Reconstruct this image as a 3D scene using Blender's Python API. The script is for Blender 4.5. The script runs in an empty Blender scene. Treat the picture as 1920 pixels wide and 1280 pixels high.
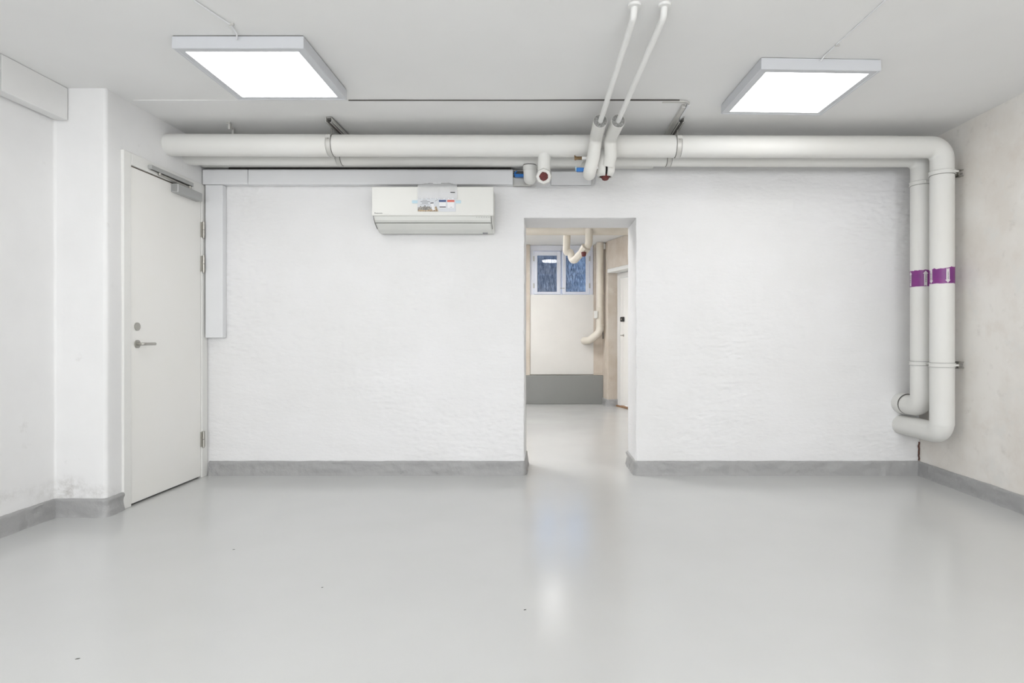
import bpy, bmesh, math, random
from mathutils import Vector, Matrix, noise
random.seed(4)
PI = math.pi
C = bpy.context.scene.collection
SC = bpy.context.scene

# ------------------------------------------------------------------ camera, world, exposure
F = 1125.0; PX = 1020.0; PY = 632.0; H = 1.004        # focal length and vanishing point in pixels, eye height in m
cd = bpy.data.cameras.new('camera'); cam = bpy.data.objects.new('camera', cd); C.objects.link(cam)
cd.sensor_width = 36.0; cd.lens = F / 1920 * 36.0
cd.shift_x = -(PX - 960) / 1920; cd.shift_y = -(640 - PY) / 1920
cam.location = (0, 0, H); cam.rotation_euler = (PI / 2, 0, 0)
cd.clip_start = 0.05; cd.clip_end = 60
SC.camera = cam
W = bpy.data.worlds.new('world'); SC.world = W; W.use_nodes = True
W.node_tree.nodes['Background'].inputs['Color'].default_value = (0.44, 0.54, 0.68, 1)
W.node_tree.nodes['Background'].inputs['Strength'].default_value = 15.0
SC.view_settings.view_transform = 'Standard'; SC.view_settings.look = 'None'
SC.view_settings.gamma = 1.0; SC.view_settings.use_curve_mapping = False
SC.view_settings.exposure = 0.22
LAMP = 6.5           # radiance of the LED panels
HALL = 10.0           # radiance of the round lamp in the back room

def rear_fill_light(name, x, y, z, w, h, power, rz=0.0):
    # added daylight fill, set at the unseen windows behind the camera
    ld = bpy.data.lights.new(name, 'AREA'); ld.shape = 'RECTANGLE'; ld.size = w; ld.size_y = h; ld.energy = power; ld.color = (0.985, 0.99, 0.99)
    o = bpy.data.objects.new(name, ld); o.location = (x, y, z); o.rotation_euler = (PI / 2, 0, rz); C.objects.link(o)
    return o
DAY_FILL = 52.0  # power of each added rear fill light
for wx in (-1.7, 0.0, 1.7): rear_fill_light('window_daylight', wx, -3.12, 1.45, 1.18, 1.28, DAY_FILL)

D = 4.377             # depth of the back wall
DB = 4.767            # its far side
CZ = 2.4              # ceiling height
XL, XP, XR = -2.74, -2.46, 2.735
YP = 3.361            # face of the pier on the left
OX0, OX1, OZ = -0.146, 0.672, 1.876   # the doorway
YF = 9.04             # far wall of the back room
REAR = -3.0

# ------------------------------------------------------------------ materials
def rgb(r, g, b):
    f = lambda c: (c / 255) / 12.92 if c / 255 <= 0.04045 else ((c / 255 + 0.055) / 1.055) ** 2.4
    return (f(r), f(g), f(b), 1)

def mat(name, col, rough=0.5, metal=0.0, spec=0.5, col2=None, nscale=3.0, stretch=(1, 1, 1), ramp=(0.35, 0.65),
        bump=0.0, bscale=40.0, bstretch=(1, 1, 1), bdist=0.002, emit=0.0, coat=0.0, detail=4.0, extra=None):
    m = bpy.data.materials.new(name); m.use_nodes = True
    nt = m.node_tree; p = nt.nodes['Principled BSDF']
    p.inputs['Base Color'].default_value = col; p.inputs['Roughness'].default_value = rough
    p.inputs['Metallic'].default_value = metal; p.inputs['Specular IOR Level'].default_value = spec
    p.inputs['Coat Weight'].default_value = coat; p.inputs['Coat Roughness'].default_value = 0.12
    geo = nt.nodes.new('ShaderNodeNewGeometry')
    def nz(scale, st, det=4.0, rg=0.55):
        mp = nt.nodes.new('ShaderNodeMapping'); mp.inputs['Scale'].default_value = st
        n = nt.nodes.new('ShaderNodeTexNoise'); n.inputs['Scale'].default_value = scale
        n.inputs['Detail'].default_value = det; n.inputs['Roughness'].default_value = rg
        nt.links.new(geo.outputs['Position'], mp.inputs['Vector']); nt.links.new(mp.outputs[0], n.inputs['Vector'])
        return n
    last = None
    if col2 is None:
        col2 = tuple(c * 0.965 for c in col[:3]) + (1,)
    n = nz(nscale, stretch, detail)
    cr = nt.nodes.new('ShaderNodeValToRGB')
    cr.color_ramp.elements[0].position = ramp[0]; cr.color_ramp.elements[1].position = ramp[1]
    cr.color_ramp.elements[0].color = col2; cr.color_ramp.elements[1].color = col
    nt.links.new(n.outputs['Fac'], cr.inputs['Fac']); last = cr.outputs['Color']
    if extra:                                   # (colour, scale, threshold, softness, amount)
        for (c3, sc3, th, sf, am) in extra:
            n3 = nz(sc3, (1, 1, 1), 8.0, 0.65)
            r3 = nt.nodes.new('ShaderNodeMapRange'); r3.inputs['From Min'].default_value = th
            r3.inputs['From Max'].default_value = th + sf; r3.inputs['To Max'].default_value = am
            nt.links.new(n3.outputs['Fac'], r3.inputs['Value'])
            mx = nt.nodes.new('ShaderNodeMix'); mx.data_type = 'RGBA'
            nt.links.new(r3.outputs[0], mx.inputs[0]); nt.links.new(last, mx.inputs[6]); mx.inputs[7].default_value = c3
            last = mx.outputs[2]
    nt.links.new(last, p.inputs['Base Color'])
    m['last'] = 1
    if bump:
        b = nt.nodes.new('ShaderNodeBump'); b.inputs['Strength'].default_value = bump; b.inputs['Distance'].default_value = bdist
        nb = nz(bscale, bstretch, 5.0, 0.6)
        nt.links.new(nb.outputs['Fac'], b.inputs['Height']); nt.links.new(b.outputs[0], p.inputs['Normal'])
    if emit:
        p.inputs['Emission Color'].default_value = (1, 0.99, 0.98, 1); p.inputs['Emission Strength'].default_value = emit
    return m

def add_stain(m, centre, radii, col, amount):
    """a smudge of dirt at a place of its own on the wall"""
    nt = m.node_tree; p = nt.nodes['Principled BSDF']
    src = p.inputs['Base Color'].links[0].from_socket
    g = nt.nodes.new('ShaderNodeNewGeometry')
    mp = nt.nodes.new('ShaderNodeMapping'); mp.vector_type = 'TEXTURE'
    mp.inputs['Location'].default_value = centre; mp.inputs['Scale'].default_value = radii
    ln = nt.nodes.new('ShaderNodeVectorMath'); ln.operation = 'LENGTH'
    nt.links.new(g.outputs['Position'], mp.inputs['Vector']); nt.links.new(mp.outputs[0], ln.inputs[0])
    mr = nt.nodes.new('ShaderNodeMapRange'); mr.inputs['From Min'].default_value = 1.0; mr.inputs['From Max'].default_value = 0.1
    mr.inputs['To Max'].default_value = amount
    nt.links.new(ln.outputs['Value'], mr.inputs['Value'])
    n = nt.nodes.new('ShaderNodeTexNoise'); n.inputs['Scale'].default_value = 22; n.inputs['Detail'].default_value = 12; n.inputs['Roughness'].default_value = 0.75
    nt.links.new(g.outputs['Position'], n.inputs['Vector'])
    r2 = nt.nodes.new('ShaderNodeMapRange'); r2.inputs['From Min'].default_value = 0.42; r2.inputs['From Max'].default_value = 0.68
    nt.links.new(n.outputs['Fac'], r2.inputs['Value'])
    mu = nt.nodes.new('ShaderNodeMath'); mu.operation = 'MULTIPLY'
    nt.links.new(mr.outputs[0], mu.inputs[0]); nt.links.new(r2.outputs[0], mu.inputs[1])
    mx = nt.nodes.new('ShaderNodeMix'); mx.data_type = 'RGBA'
    nt.links.new(mu.outputs[0], mx.inputs[0]); nt.links.new(src, mx.inputs[6]); mx.inputs[7].default_value = col
    nt.links.new(mx.outputs[2], p.inputs['Base Color'])

M = {}
M['wall_back'] = mat('white_painted_brick', rgb(236, 236, 237), 0.75, spec=0.3, col2=rgb(231, 231, 231), nscale=1.5,
                     bump=0.7, bscale=30, bstretch=(0.8, 1, 2.0), bdist=0.005)
M['wall'] = mat('white_painted_plaster', rgb(236, 236, 236), 0.8, spec=0.3, bump=0.35, bscale=35, bdist=0.002,
                extra=[(rgb(196, 194, 190), 9, 0.66, 0.1, 0.35)])
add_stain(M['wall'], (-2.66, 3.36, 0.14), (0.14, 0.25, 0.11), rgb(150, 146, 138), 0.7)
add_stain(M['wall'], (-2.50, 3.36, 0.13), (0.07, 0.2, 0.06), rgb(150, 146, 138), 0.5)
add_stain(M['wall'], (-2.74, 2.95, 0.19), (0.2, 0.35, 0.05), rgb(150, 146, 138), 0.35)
M['wall_inner'] = mat('white_paint_reveal', rgb(234, 234, 233), 0.75, spec=0.3, bump=0.4, bscale=30)
M['ceiling'] = mat('white_ceiling_paint', rgb(238, 238, 237), 0.9, spec=0.2, nscale=1.2, bump=0.12, bscale=25)
M['beige'] = mat('worn_beige_plaster', rgb(238, 235, 230), 0.85, spec=0.2, col2=rgb(229, 224, 217), nscale=2.6, detail=7,
                 ramp=(0.38, 0.6), bump=0.4, bscale=22,
                 extra=[(rgb(210, 197, 184), 3.2, 0.56, 0.20, 0.4), (rgb(204, 200, 193), 11, 0.58, 0.15, 0.45),
                        (rgb(230, 229, 225), 5.0, 0.55, 0.12, 0.6)])
M['beige_far'] = mat('raw_beige_plaster', rgb(214, 205, 194), 0.85, spec=0.2, col2=rgb(202, 190, 176), nscale=3.5, detail=7,
                     bump=0.4, bscale=25, extra=[(rgb(178, 158, 140), 6, 0.60, 0.12, 0.4), (rgb(228, 222, 212), 8, 0.58, 0.1, 0.5)])
M['skirt'] = mat('grey_skirting_paint', rgb(166, 166, 166), 0.42, spec=0.5, bump=0.9, bscale=36, bdist=0.006,
                 extra=[(rgb(178, 178, 178), 14, 0.60, 0.1, 0.7)])
M['skirt_far'] = mat('grey_plinth_paint', rgb(140, 141, 139), 0.5, bump=0.15, bscale=20)
M['pipe'] = mat('white_pipe_jacket', rgb(227, 227, 224), 0.6, spec=0.3, col2=rgb(224, 223, 219), nscale=2.0)
M['pipe_far'] = mat('cream_pipe_jacket', rgb(226, 220, 209), 0.5, col2=rgb(216, 209, 196))
M['seam'] = mat('dark_seam', rgb(84, 82, 78), 0.7)
M['duct'] = mat('white_plastic_duct', rgb(230, 231, 233), 0.45)
M['thin'] = mat('white_painted_thin_pipe', rgb(238, 238, 236), 0.35)
M['door'] = mat('white_door_paint', rgb(243, 242, 239), 0.45, spec=0.4, col2=rgb(242, 241, 237))
M['frame'] = mat('white_door_frame_paint', rgb(233, 233, 230), 0.4)
M['steel'] = mat('brushed_steel', rgb(176, 174, 168), 0.32, metal=0.85)
M['silver'] = mat('silver_grey_lacquer', rgb(176, 177, 176), 0.42, metal=0.25)
M['dark'] = mat('dark_rubber', rgb(38, 37, 35), 0.8)  # near-black for shade in gaps, and for the valve core
M['black'] = mat('black_plastic', rgb(30, 30, 32), 0.4)
M['galv'] = mat('galvanised_rail', rgb(205, 204, 200), 0.4, metal=0.3)
M['foam'] = mat('grey_mineral_foam', rgb(150, 150, 148), 0.9, col2=rgb(112, 112, 110), nscale=60, bump=0.6, bscale=120,
                extra=[(rgb(190, 190, 188), 90, 0.56, 0.08, 0.8)])
M['red'] = mat('dark_red_valve_cap', rgb(112, 46, 44), 0.6, col2=rgb(84, 30, 30), nscale=60, bump=0.5, bscale=90)
M['brass'] = mat('aged_brass', rgb(150, 125, 92), 0.45, metal=0.6, col2=rgb(110, 90, 64), nscale=50)
M['blue'] = mat('blue_plastic', rgb(40, 118, 196), 0.4)
M['wood'] = mat('worn_wood', rgb(176, 140, 106), 0.7, col2=rgb(130, 98, 70), nscale=12, stretch=(1, 6, 1))
M['purple'] = mat('purple_tape', rgb(136, 52, 132), 0.4, col2=rgb(118, 48, 122), nscale=10)
M['arrow'] = mat('white_arrow_print', rgb(228, 224, 226), 0.5)
M['ink'] = mat('dark_print_ink', rgb(45, 45, 48), 0.6)
M['grey_ink'] = mat('grey_print_ink', rgb(140, 142, 146), 0.6)
M['ac'] = mat('air_conditioner_white', rgb(229, 229, 225), 0.4, spec=0.4, col2=rgb(228, 228, 224))
M['ac2'] = mat('air_conditioner_underside', rgb(225, 226, 222), 0.4)
M['paper'] = mat('leaflet_paper', rgb(214, 217, 222), 0.5)
M['paper2'] = mat('white_leaflet_print', rgb(236, 236, 238), 0.5)
M['city'] = mat('leaflet_city_print', rgb(96, 94, 92), 0.5, col2=rgb(190, 184, 176), nscale=260, stretch=(2, 1, 0.5), ramp=(0.45, 0.52))
M['sand'] = mat('leaflet_tan_print', rgb(190, 168, 138), 0.5, col2=rgb(90, 78, 66), nscale=160, ramp=(0.4, 0.5))
M['navy'] = mat('navy_print', rgb(60, 80, 128), 0.5)
M['orange'] = mat('red_orange_print', rgb(214, 100, 84), 0.5)
M['tape'] = mat('pale_blue_tape', rgb(190, 216, 228), 0.35)
M['frame_blue'] = mat('window_frame_white', rgb(226, 229, 238), 0.45)
M['board'] = mat('white_board_paint', rgb(228, 226, 222), 0.6, bump=0.1, bscale=12)
M['stone'] = mat('outside_light_well', rgb(84, 88, 96), 0.9, col2=rgb(56, 60, 72), nscale=6, bump=0.5)
M['render'] = mat('pale_rendered_yard_wall', rgb(160, 160, 160), 0.9, col2=rgb(116, 116, 118), nscale=4)
M['lamp_body'] = mat('lamp_white_lacquer', rgb(208, 210, 214), 0.5)
M['led'] = mat('led_diffuser', (0.9, 0.9, 0.9, 1), 0.5, emit=LAMP)
M['led_rear'] = mat('led_diffuser_rear', (0.9, 0.9, 0.9, 1), 0.5, emit=19.0)  # panels of the lamps added behind the camera, brighter as fill
M['led_hall'] = mat('led_diffuser_back_room', (0.9, 0.9, 0.9, 1), 0.5, emit=27.0)  # panels of the unseen lamps added to brighten the back room
M['led_round'] = mat('round_lamp_diffuser', (0.9, 0.9, 0.9, 1), 0.5, emit=HALL)

# floor: poured epoxy, glossy, with small smears
m = mat('grey_epoxy_floor', rgb(207, 208, 207), 0.2, spec=0.5, col2=rgb(203, 204, 203), nscale=1.3,
        bump=0.10, bscale=70, bdist=0.0012)
nt = m.node_tree
g = nt.nodes.new('ShaderNodeNewGeometry'); n = nt.nodes.new('ShaderNodeTexNoise'); n.inputs['Scale'].default_value = 2.2; n.inputs['Detail'].default_value = 6
nt.links.new(g.outputs['Position'], n.inputs['Vector'])
r = nt.nodes.new('ShaderNodeMapRange'); r.inputs['To Min'].default_value = 0.13; r.inputs['To Max'].default_value = 0.25
nt.links.new(n.outputs['Fac'], r.inputs['Value']); nt.links.new(r.outputs[0], nt.nodes['Principled BSDF'].inputs['Roughness'])
M['floor'] = m
m.node_tree.nodes['Principled BSDF'].inputs['Specular IOR Level'].default_value = 0.8

def glass_mat(name, c_dark, c_light, ramp):
    m = bpy.data.materials.new(name); m.use_nodes = True; nt = m.node_tree; nt.nodes.clear()
    out = nt.nodes.new('ShaderNodeOutputMaterial')
    geo = nt.nodes.new('ShaderNodeNewGeometry'); mp = nt.nodes.new('ShaderNodeMapping'); mp.inputs['Scale'].default_value = (1, 1, 0.13)
    n = nt.nodes.new('ShaderNodeTexNoise'); n.inputs['Scale'].default_value = 120; n.inputs['Detail'].default_value = 5; n.inputs['Roughness'].default_value = 0.7
    nt.links.new(geo.outputs['Position'], mp.inputs['Vector']); nt.links.new(mp.outputs[0], n.inputs['Vector'])
    cr = nt.nodes.new('ShaderNodeValToRGB'); cr.color_ramp.elements[0].position = ramp[0]; cr.color_ramp.elements[1].position = ramp[1]
    cr.color_ramp.elements[0].color = c_dark; cr.color_ramp.elements[1].color = c_light
    nt.links.new(n.outputs['Fac'], cr.inputs['Fac'])
    tr = nt.nodes.new('ShaderNodeBsdfTransparent'); nt.links.new(cr.outputs[0], tr.inputs['Color'])
    gl = nt.nodes.new('ShaderNodeBsdfGlossy'); gl.inputs['Roughness'].default_value = 0.0
    df = nt.nodes.new('ShaderNodeBsdfDiffuse'); nt.links.new(cr.outputs[0], df.inputs['Color'])
    mx0 = nt.nodes.new('ShaderNodeMixShader'); mx0.inputs[0].default_value = 0.22
    nt.links.new(tr.outputs[0], mx0.inputs[1]); nt.links.new(df.outputs[0], mx0.inputs[2])
    mx = nt.nodes.new('ShaderNodeMixShader'); mx.inputs[0].default_value = 0.085
    nt.links.new(mx0.outputs[0], mx.inputs[1]); nt.links.new(gl.outputs[0], mx.inputs[2]); nt.links.new(mx.outputs[0], out.inputs['Surface'])
    return m
M['glass'] = glass_mat('streaked_wet_glass', (0.05, 0.10, 0.18, 1), (0.80, 0.90, 1.0, 1), (0.38, 0.68))
def film_mat(name, alpha, col):
    m = bpy.data.materials.new(name); m.use_nodes = True; nt = m.node_tree
    p = nt.nodes['Principled BSDF']; p.inputs['Base Color'].default_value = col; p.inputs['Roughness'].default_value = 0.2
    p.inputs['Alpha'].default_value = alpha; p.inputs['Specular IOR Level'].default_value = 0.7
    n = nt.nodes.new('ShaderNodeTexNoise'); n.inputs['Scale'].default_value = 60; b = nt.nodes.new('ShaderNodeBump'); b.inputs['Strength'].default_value = 0.4
    b.inputs['Distance'].default_value = 0.004
    nt.links.new(n.outputs['Fac'], b.inputs['Height']); nt.links.new(b.outputs[0], p.inputs['Normal'])
    return m
M['film'] = film_mat('clear_plastic_film', 0.45, (0.85, 0.86, 0.87, 1))

# ------------------------------------------------------------------ helpers
def tag(o, label=None, cat=None, group=None, kind=None):
    if label: o['label'] = label
    if cat: o['category'] = cat
    if group: o['group'] = group
    if kind: o['kind'] = kind
    return o

def empty(name, loc, label=None, cat=None, group=None, kind=None):
    o = bpy.data.objects.new(name, None); o.empty_display_size = 0.05; o.location = loc; C.objects.link(o)
    return tag(o, label, cat, group, kind)

def wpos(o):
    v = Vector(o.location)
    while o.parent: o = o.parent; v += o.location
    return v

def obj(name, bm, m, parent=None, smooth=None, bevel=0.0, kind=None, label=None):
    """bm is in world coordinates; the object's origin goes to the middle of its base"""
    if smooth is not None:
        for f in bm.faces: f.smooth = True
    xs = [v.co for v in bm.verts]
    lo = Vector((min(c.x for c in xs), min(c.y for c in xs), min(c.z for c in xs)))
    hi = Vector((max(c.x for c in xs), max(c.y for c in xs), max(c.z for c in xs)))
    org = Vector(((lo.x + hi.x) / 2, (lo.y + hi.y) / 2, lo.z))
    bmesh.ops.translate(bm, verts=bm.verts, vec=-org)
    me = bpy.data.meshes.new(name); bm.to_mesh(me); bm.free()
    me.materials.append(m)
    if smooth is not None:
        try: me.set_sharp_from_angle(angle=math.radians(smooth))
        except Exception: pass
    o = bpy.data.objects.new(name, me); C.objects.link(o)
    if parent: o.parent = parent; o.location = org - wpos(parent)
    else: o.location = org
    if bevel:
        b = o.modifiers.new('bevel', 'BEVEL'); b.width = bevel; b.segments = 2; b.limit_method = 'ANGLE'; b.angle_limit = math.radians(40)
    if kind: o['kind'] = kind
    if label: o['label'] = label
    return o

def box(bm, lo, hi, mtx=None):
    vs = [bm.verts.new(Vector((x, y, z))) for x in (lo[0], hi[0]) for y in (lo[1], hi[1]) for z in (lo[2], hi[2])]
    for idx in ((0, 1, 3, 2), (4, 6, 7, 5), (0, 4, 5, 1), (2, 3, 7, 6), (0, 2, 6, 4), (1, 5, 7, 3)):
        bm.faces.new([vs[i] for i in idx])
    if mtx: bmesh.ops.transform(bm, matrix=mtx, verts=vs)
    return vs

def boxo(name, lo, hi, m, parent=None, bevel=0.0, mtx=None, kind=None, label=None):
    bm = bmesh.new(); box(bm, lo, hi, mtx); bmesh.ops.recalc_face_normals(bm, faces=bm.faces)
    return obj(name, bm, m, parent, bevel=bevel, kind=kind, label=label)

def prism(bm, pts, axis, a, b):
    """pts: 2-D outline; extruded along axis from a to b"""
    def mk(p, t):
        if axis == 'x': return (t, p[0], p[1])
        if axis == 'y': return (p[0], t, p[1])
        return (p[0], p[1], t)
    A = [bm.verts.new(mk(p, a)) for p in pts]; B = [bm.verts.new(mk(p, b)) for p in pts]
    n = len(pts)
    for i in range(n): bm.faces.new((A[i], A[(i + 1) % n], B[(i + 1) % n], B[i]))
    bm.faces.new(A); bm.faces.new(B[::-1]); bmesh.ops.recalc_face_normals(bm, faces=bm.faces)

def fillet(pts, rad, seg=8):
    pts = [Vector(p) for p in pts]; out = [pts[0]]
    for i in range(1, len(pts) - 1):
        p = pts[i]; a = (pts[i - 1] - p); b = (pts[i + 1] - p)
        r_ = rad[i] if isinstance(rad, (list, tuple)) else rad
        ang = a.angle(b)
        if ang > PI - 0.02 or r_ <= 0: out.append(p); continue
        t = min(r_ / math.tan(ang / 2), a.length * 0.49, b.length * 0.49)
        rr = t * math.tan(ang / 2)
        pa = p + a.normalized() * t
        bis = (a.normalized() + b.normalized()).normalized(); cen = p + bis * (rr / math.sin(ang / 2))
        va = pa - cen; pb = p + b.normalized() * t; vb = pb - cen
        ax = va.cross(vb).normalized(); tot = va.angle(vb)
        for k in range(seg + 1): out.append(cen + Matrix.Rotation(tot * k / seg, 3, ax) @ va)
    out.append(pts[-1]); return out

def tube(bm, pts, r, n=28, cap0=True, cap1=True, rf=None):
    pts = [Vector(p) for p in pts]; rings = []
    t0 = (pts[1] - pts[0]).normalized()
    up = Vector((0, 0, 1)) if abs(t0.z) < 0.9 else Vector((0, 1, 0))
    nrm = t0.cross(up).normalized(); prev = t0
    for i, p in enumerate(pts):
        if i == 0: t = t0
        elif i == len(pts) - 1: t = (pts[i] - pts[i - 1]).normalized()
        else: t = ((pts[i + 1] - p).normalized() + (p - pts[i - 1]).normalized()).normalized()
        ax = prev.cross(t)
        if ax.length > 1e-6: nrm = Matrix.Rotation(prev.angle(t), 3, ax.normalized()) @ nrm
        nrm = (nrm - t * nrm.dot(t)).normalized(); bn = t.cross(nrm); prev = t
        rr = rf(i, p) if rf else (r[i] if isinstance(r, (list, tuple)) else r)
        rings.append([bm.verts.new(p + (nrm * math.cos(2 * PI * k / n) + bn * math.sin(2 * PI * k / n)) * rr) for k in range(n)])
    for a, b in zip(rings, rings[1:]):
        for k in range(n): bm.faces.new((a[k], a[(k + 1) % n], b[(k + 1) % n], b[k]))
    if cap0: bm.faces.new(rings[0][::-1])
    if cap1: bm.faces.new(rings[-1])
    bmesh.ops.recalc_face_normals(bm, faces=bm.faces)

def tubeo(name, pts, r, m, parent=None, n=28, rad=0, seg=8, kind=None, label=None, smooth=40):
    bm = bmesh.new(); tube(bm, fillet(pts, rad, seg) if rad else pts, r, n)
    return obj(name, bm, m, parent, smooth=smooth, kind=kind, label=label)

def ringo(name, centre, axis, r, length, m, parent, thick=0.003, n=40, lug=None):
    """a clamp band round a pipe, an open ring with its screw lug"""
    c = Vector(centre); ax = Vector(axis).normalized(); bm = bmesh.new()
    up = Vector((0, 0, 1)) if abs(ax.z) < 0.9 else Vector((0, 1, 0))
    u = ax.cross(up).normalized(); v = ax.cross(u)
    R = []
    for (rr, t) in ((r, -length / 2), (r + thick, -length / 2), (r + thick, -length / 2 + .004), (r + thick * .55, -length / 2 + .005),
                    (r + thick * .55, length / 2 - .005), (r + thick, length / 2 - .004), (r + thick, length / 2), (r, length / 2)):
        R.append([bm.verts.new(c + ax * t + (u * math.cos(2 * PI * k / n) + v * math.sin(2 * PI * k / n)) * rr) for k in range(n)])
    for i in range(len(R)):
        a, b = R[i], R[(i + 1) % len(R)]
        for k in range(n): bm.faces.new((a[k], a[(k + 1) % n], b[(k + 1) % n], b[k]))
    bmesh.ops.recalc_face_normals(bm, faces=bm.faces)
    return obj(name, bm, m, parent, smooth=30)

def disc(bm, c, axis, r, th, n=28):
    c = Vector(c); ax = Vector(axis).normalized(); tube(bm, [c, c + ax * th], r, n)

def text(name, s, size, mtx, m, parent, ext=0.0004, stretch=1.0):
    cu = bpy.data.curves.new(name, 'FONT'); cu.body = s; cu.size = size; cu.extrude = ext; cu.align_x = 'CENTER'; cu.align_y = 'CENTER'
    cu.resolution_u = 2
    t = bpy.data.objects.new('tmp', cu); C.objects.link(t)
    bpy.context.view_layer.update()
    me = bpy.data.meshes.new_from_object(t.evaluated_get(bpy.context.evaluated_depsgraph_get()))
    bpy.data.objects.remove(t); bpy.data.curves.remove(cu)
    bm = bmesh.new(); bm.from_mesh(me); bpy.data.meshes.remove(me)
    bmesh.ops.transform(bm, matrix=mtx @ Matrix.Diagonal((stretch, 1, 1, 1)), verts=bm.verts)
    return obj(name, bm, m, parent)

# matrices: text lying in the XZ plane, facing the camera (-Y)
def face_cam(x, y, z, rot=0): return Matrix.Translation((x, y, z)) @ Matrix.Rotation(PI / 2, 4, 'X') @ Matrix.Rotation(rot, 4, 'Z')

def nz(*a): return noise.noise(Vector(a))
def brick_relief(x, z):
    row = math.floor(z / 0.0675 + 0.25 * nz(x * 1.3, 3.1, z)); col = math.floor(x / 0.24 + (row % 2) * 0.5)
    m_ = 0.25 + 2.4 * max(0.0, 0.1 + nz(x * 1.1, z * 1.3, 12))
    rdg = 1 - abs(nz(x * 11, z * 34, 31)) * 2.2
    return (0.005 * nz(x * 1.2, z * 1.6, 3) + 0.0040 * nz(x * 4, z * 13, 7) + m_ * (0.0026 * nz(x * 13, z * 30, 1)
            + 0.0012 * nz(row * 7.7, col * 3.3, 5) + 0.0034 * max(0, rdg) ** 4 + 0.0016 * nz(x * 34, z * 60, 9)))
def lumps(x, y, z): return 0.005 * nz(x * 1.3, y * 1.3, z * 1.3) + 0.0022 * nz(x * 6 + 9, y * 6, z * 6) + 0.0008 * nz(x * 22, y * 22 + 4, z * 22)

def steps(a, b, d):
    n = max(1, round(abs(b - a) / d)); return [a + (b - a) * i / n for i in range(n + 1)]

def path_surface(bm, path, zs, out, disp, closed=False):
    """a vertical surface that follows a plan path; out = +1/-1 side that bulges"""
    n = len(path); cols = []
    for i, p in enumerate(path):
        a = Vector(path[max(i - 1, 0)]); b = Vector(path[min(i + 1, n - 1)]); t = (b - a).normalized()
        nr = Vector((t.y, -t.x)) * out
        cols.append([bm.verts.new((p[0] + nr.x * disp(p[0], p[1], z), p[1] + nr.y * disp(p[0], p[1], z), z)) for z in zs])
    for a, b in zip(cols, cols[1:]):
        for k in range(len(zs) - 1): bm.faces.new((a[k], b[k], b[k + 1], a[k + 1]))
    return cols

def dense(path, rad, d):
    p = fillet([(x, y, 0) for x, y in path], rad, 4); out = [(p[0].x, p[0].y)]
    for a, b in zip(p, p[1:]):
        k = max(1, round((b - a).length / d))
        for i in range(1, k + 1): q = a.lerp(b, i / k); out.append((q.x, q.y))
    return out

def skirting(name, path, out, h=0.102, z0=0.0, m=None, rad=0.012, thick=0.016, d=0.012):
    """a rough masonry skirt, thicker and coved at its foot"""
    pts = dense(path, rad, d); n = len(pts); bm = bmesh.new(); rows = []
    prof = [(-0.012, h), (thick - 0.006, h + 0.0005), (thick, h - 0.006), (thick + 0.001, h * .85), (thick + 0.001, h * .7), (thick + 0.002, h * .55), (thick + 0.003, h * .38), (thick + 0.004, h * .22), (thick + 0.006, h * .07), (thick + 0.010, 0.0)]
    for i, p in enumerate(pts):
        a = Vector(pts[max(i - 1, 0)]); b = Vector(pts[min(i + 1, n - 1)]); t = (b - a).normalized(); nr = Vector((t.y, -t.x)) * out
        s = []
        for j, (o_, z) in enumerate(prof):
            w = 0 if j == 0 else (0.0085 * nz(p[0] * 9, p[1] * 9, z * 26) + 0.0065 * nz(p[0] * 26, p[1] * 26, z * 50))
            zz = z + (0.003 * nz(p[0] * 6, p[1] * 6, 2) + 0.0015 * nz(p[0] * 30, p[1] * 30, 2) if j < 3 else 0)
            s.append(bm.verts.new((p[0] + nr.x * (o_ + w), p[1] + nr.y * (o_ + w), z0 + zz)))
        rows.append(s)
    for a, b in zip(rows, rows[1:]):
        for k in range(len(prof) - 1): bm.faces.new((a[k], b[k], b[k + 1], a[k + 1]))
    bm.faces.new(rows[0]); bm.faces.new(rows[-1][::-1])
    bmesh.ops.recalc_face_normals(bm, faces=bm.faces)
    return tag(obj(name, bm, m or M['skirt'], smooth=50), kind='structure')

# ------------------------------------------------------------------ the room shell
fl = boxo('floor', (-3.3, REAR - 0.1, -0.12), (3.3, 10.6, 0.0), M['floor'], kind='structure')
for (px, py, a) in ((984, 1143, .004), (145, 1235, .005), (604, 1101, .003), (438, 1030, .004)):
    y = H * F / (py - PY); x = (px - PX) * y / F; bm = bmesh.new()
    prism(bm, [(x - a, y - a * .6), (x + a * .8, y - a * .2), (x + a * 1.3, y + a * .7), (x - a * .5, y + a * .5)], 'z', -.001, .0012)
    obj('paint_chip', bm, M['seam'], fl)

bm = bmesh.new()
xs = steps(XL - .05, XR + .05, 0.08); ys = steps(REAR - .05, D + .1, 0.08)
g = [[bm.verts.new((x, y, CZ + 0.005 * nz(x * 1.1, y * 1.1, 4) + 0.001 * nz(x * 6, y * 6, 1))) for y in ys] for x in xs]
for a, b in zip(g, g[1:]):
    for k in range(len(ys) - 1): bm.faces.new((a[k], b[k], b[k + 1], a[k + 1]))
box(bm, (-3.3, REAR - 0.1, CZ + 0.05), (3.3, D + .2, CZ + 0.15))
obj('ceiling', bm, M['ceiling'], smooth=60, kind='structure')
boxo('ceiling', (-2.0, D + .2, CZ), (3.3, 9.6, CZ + 0.15), M['ceiling'], kind='structure')

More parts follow.
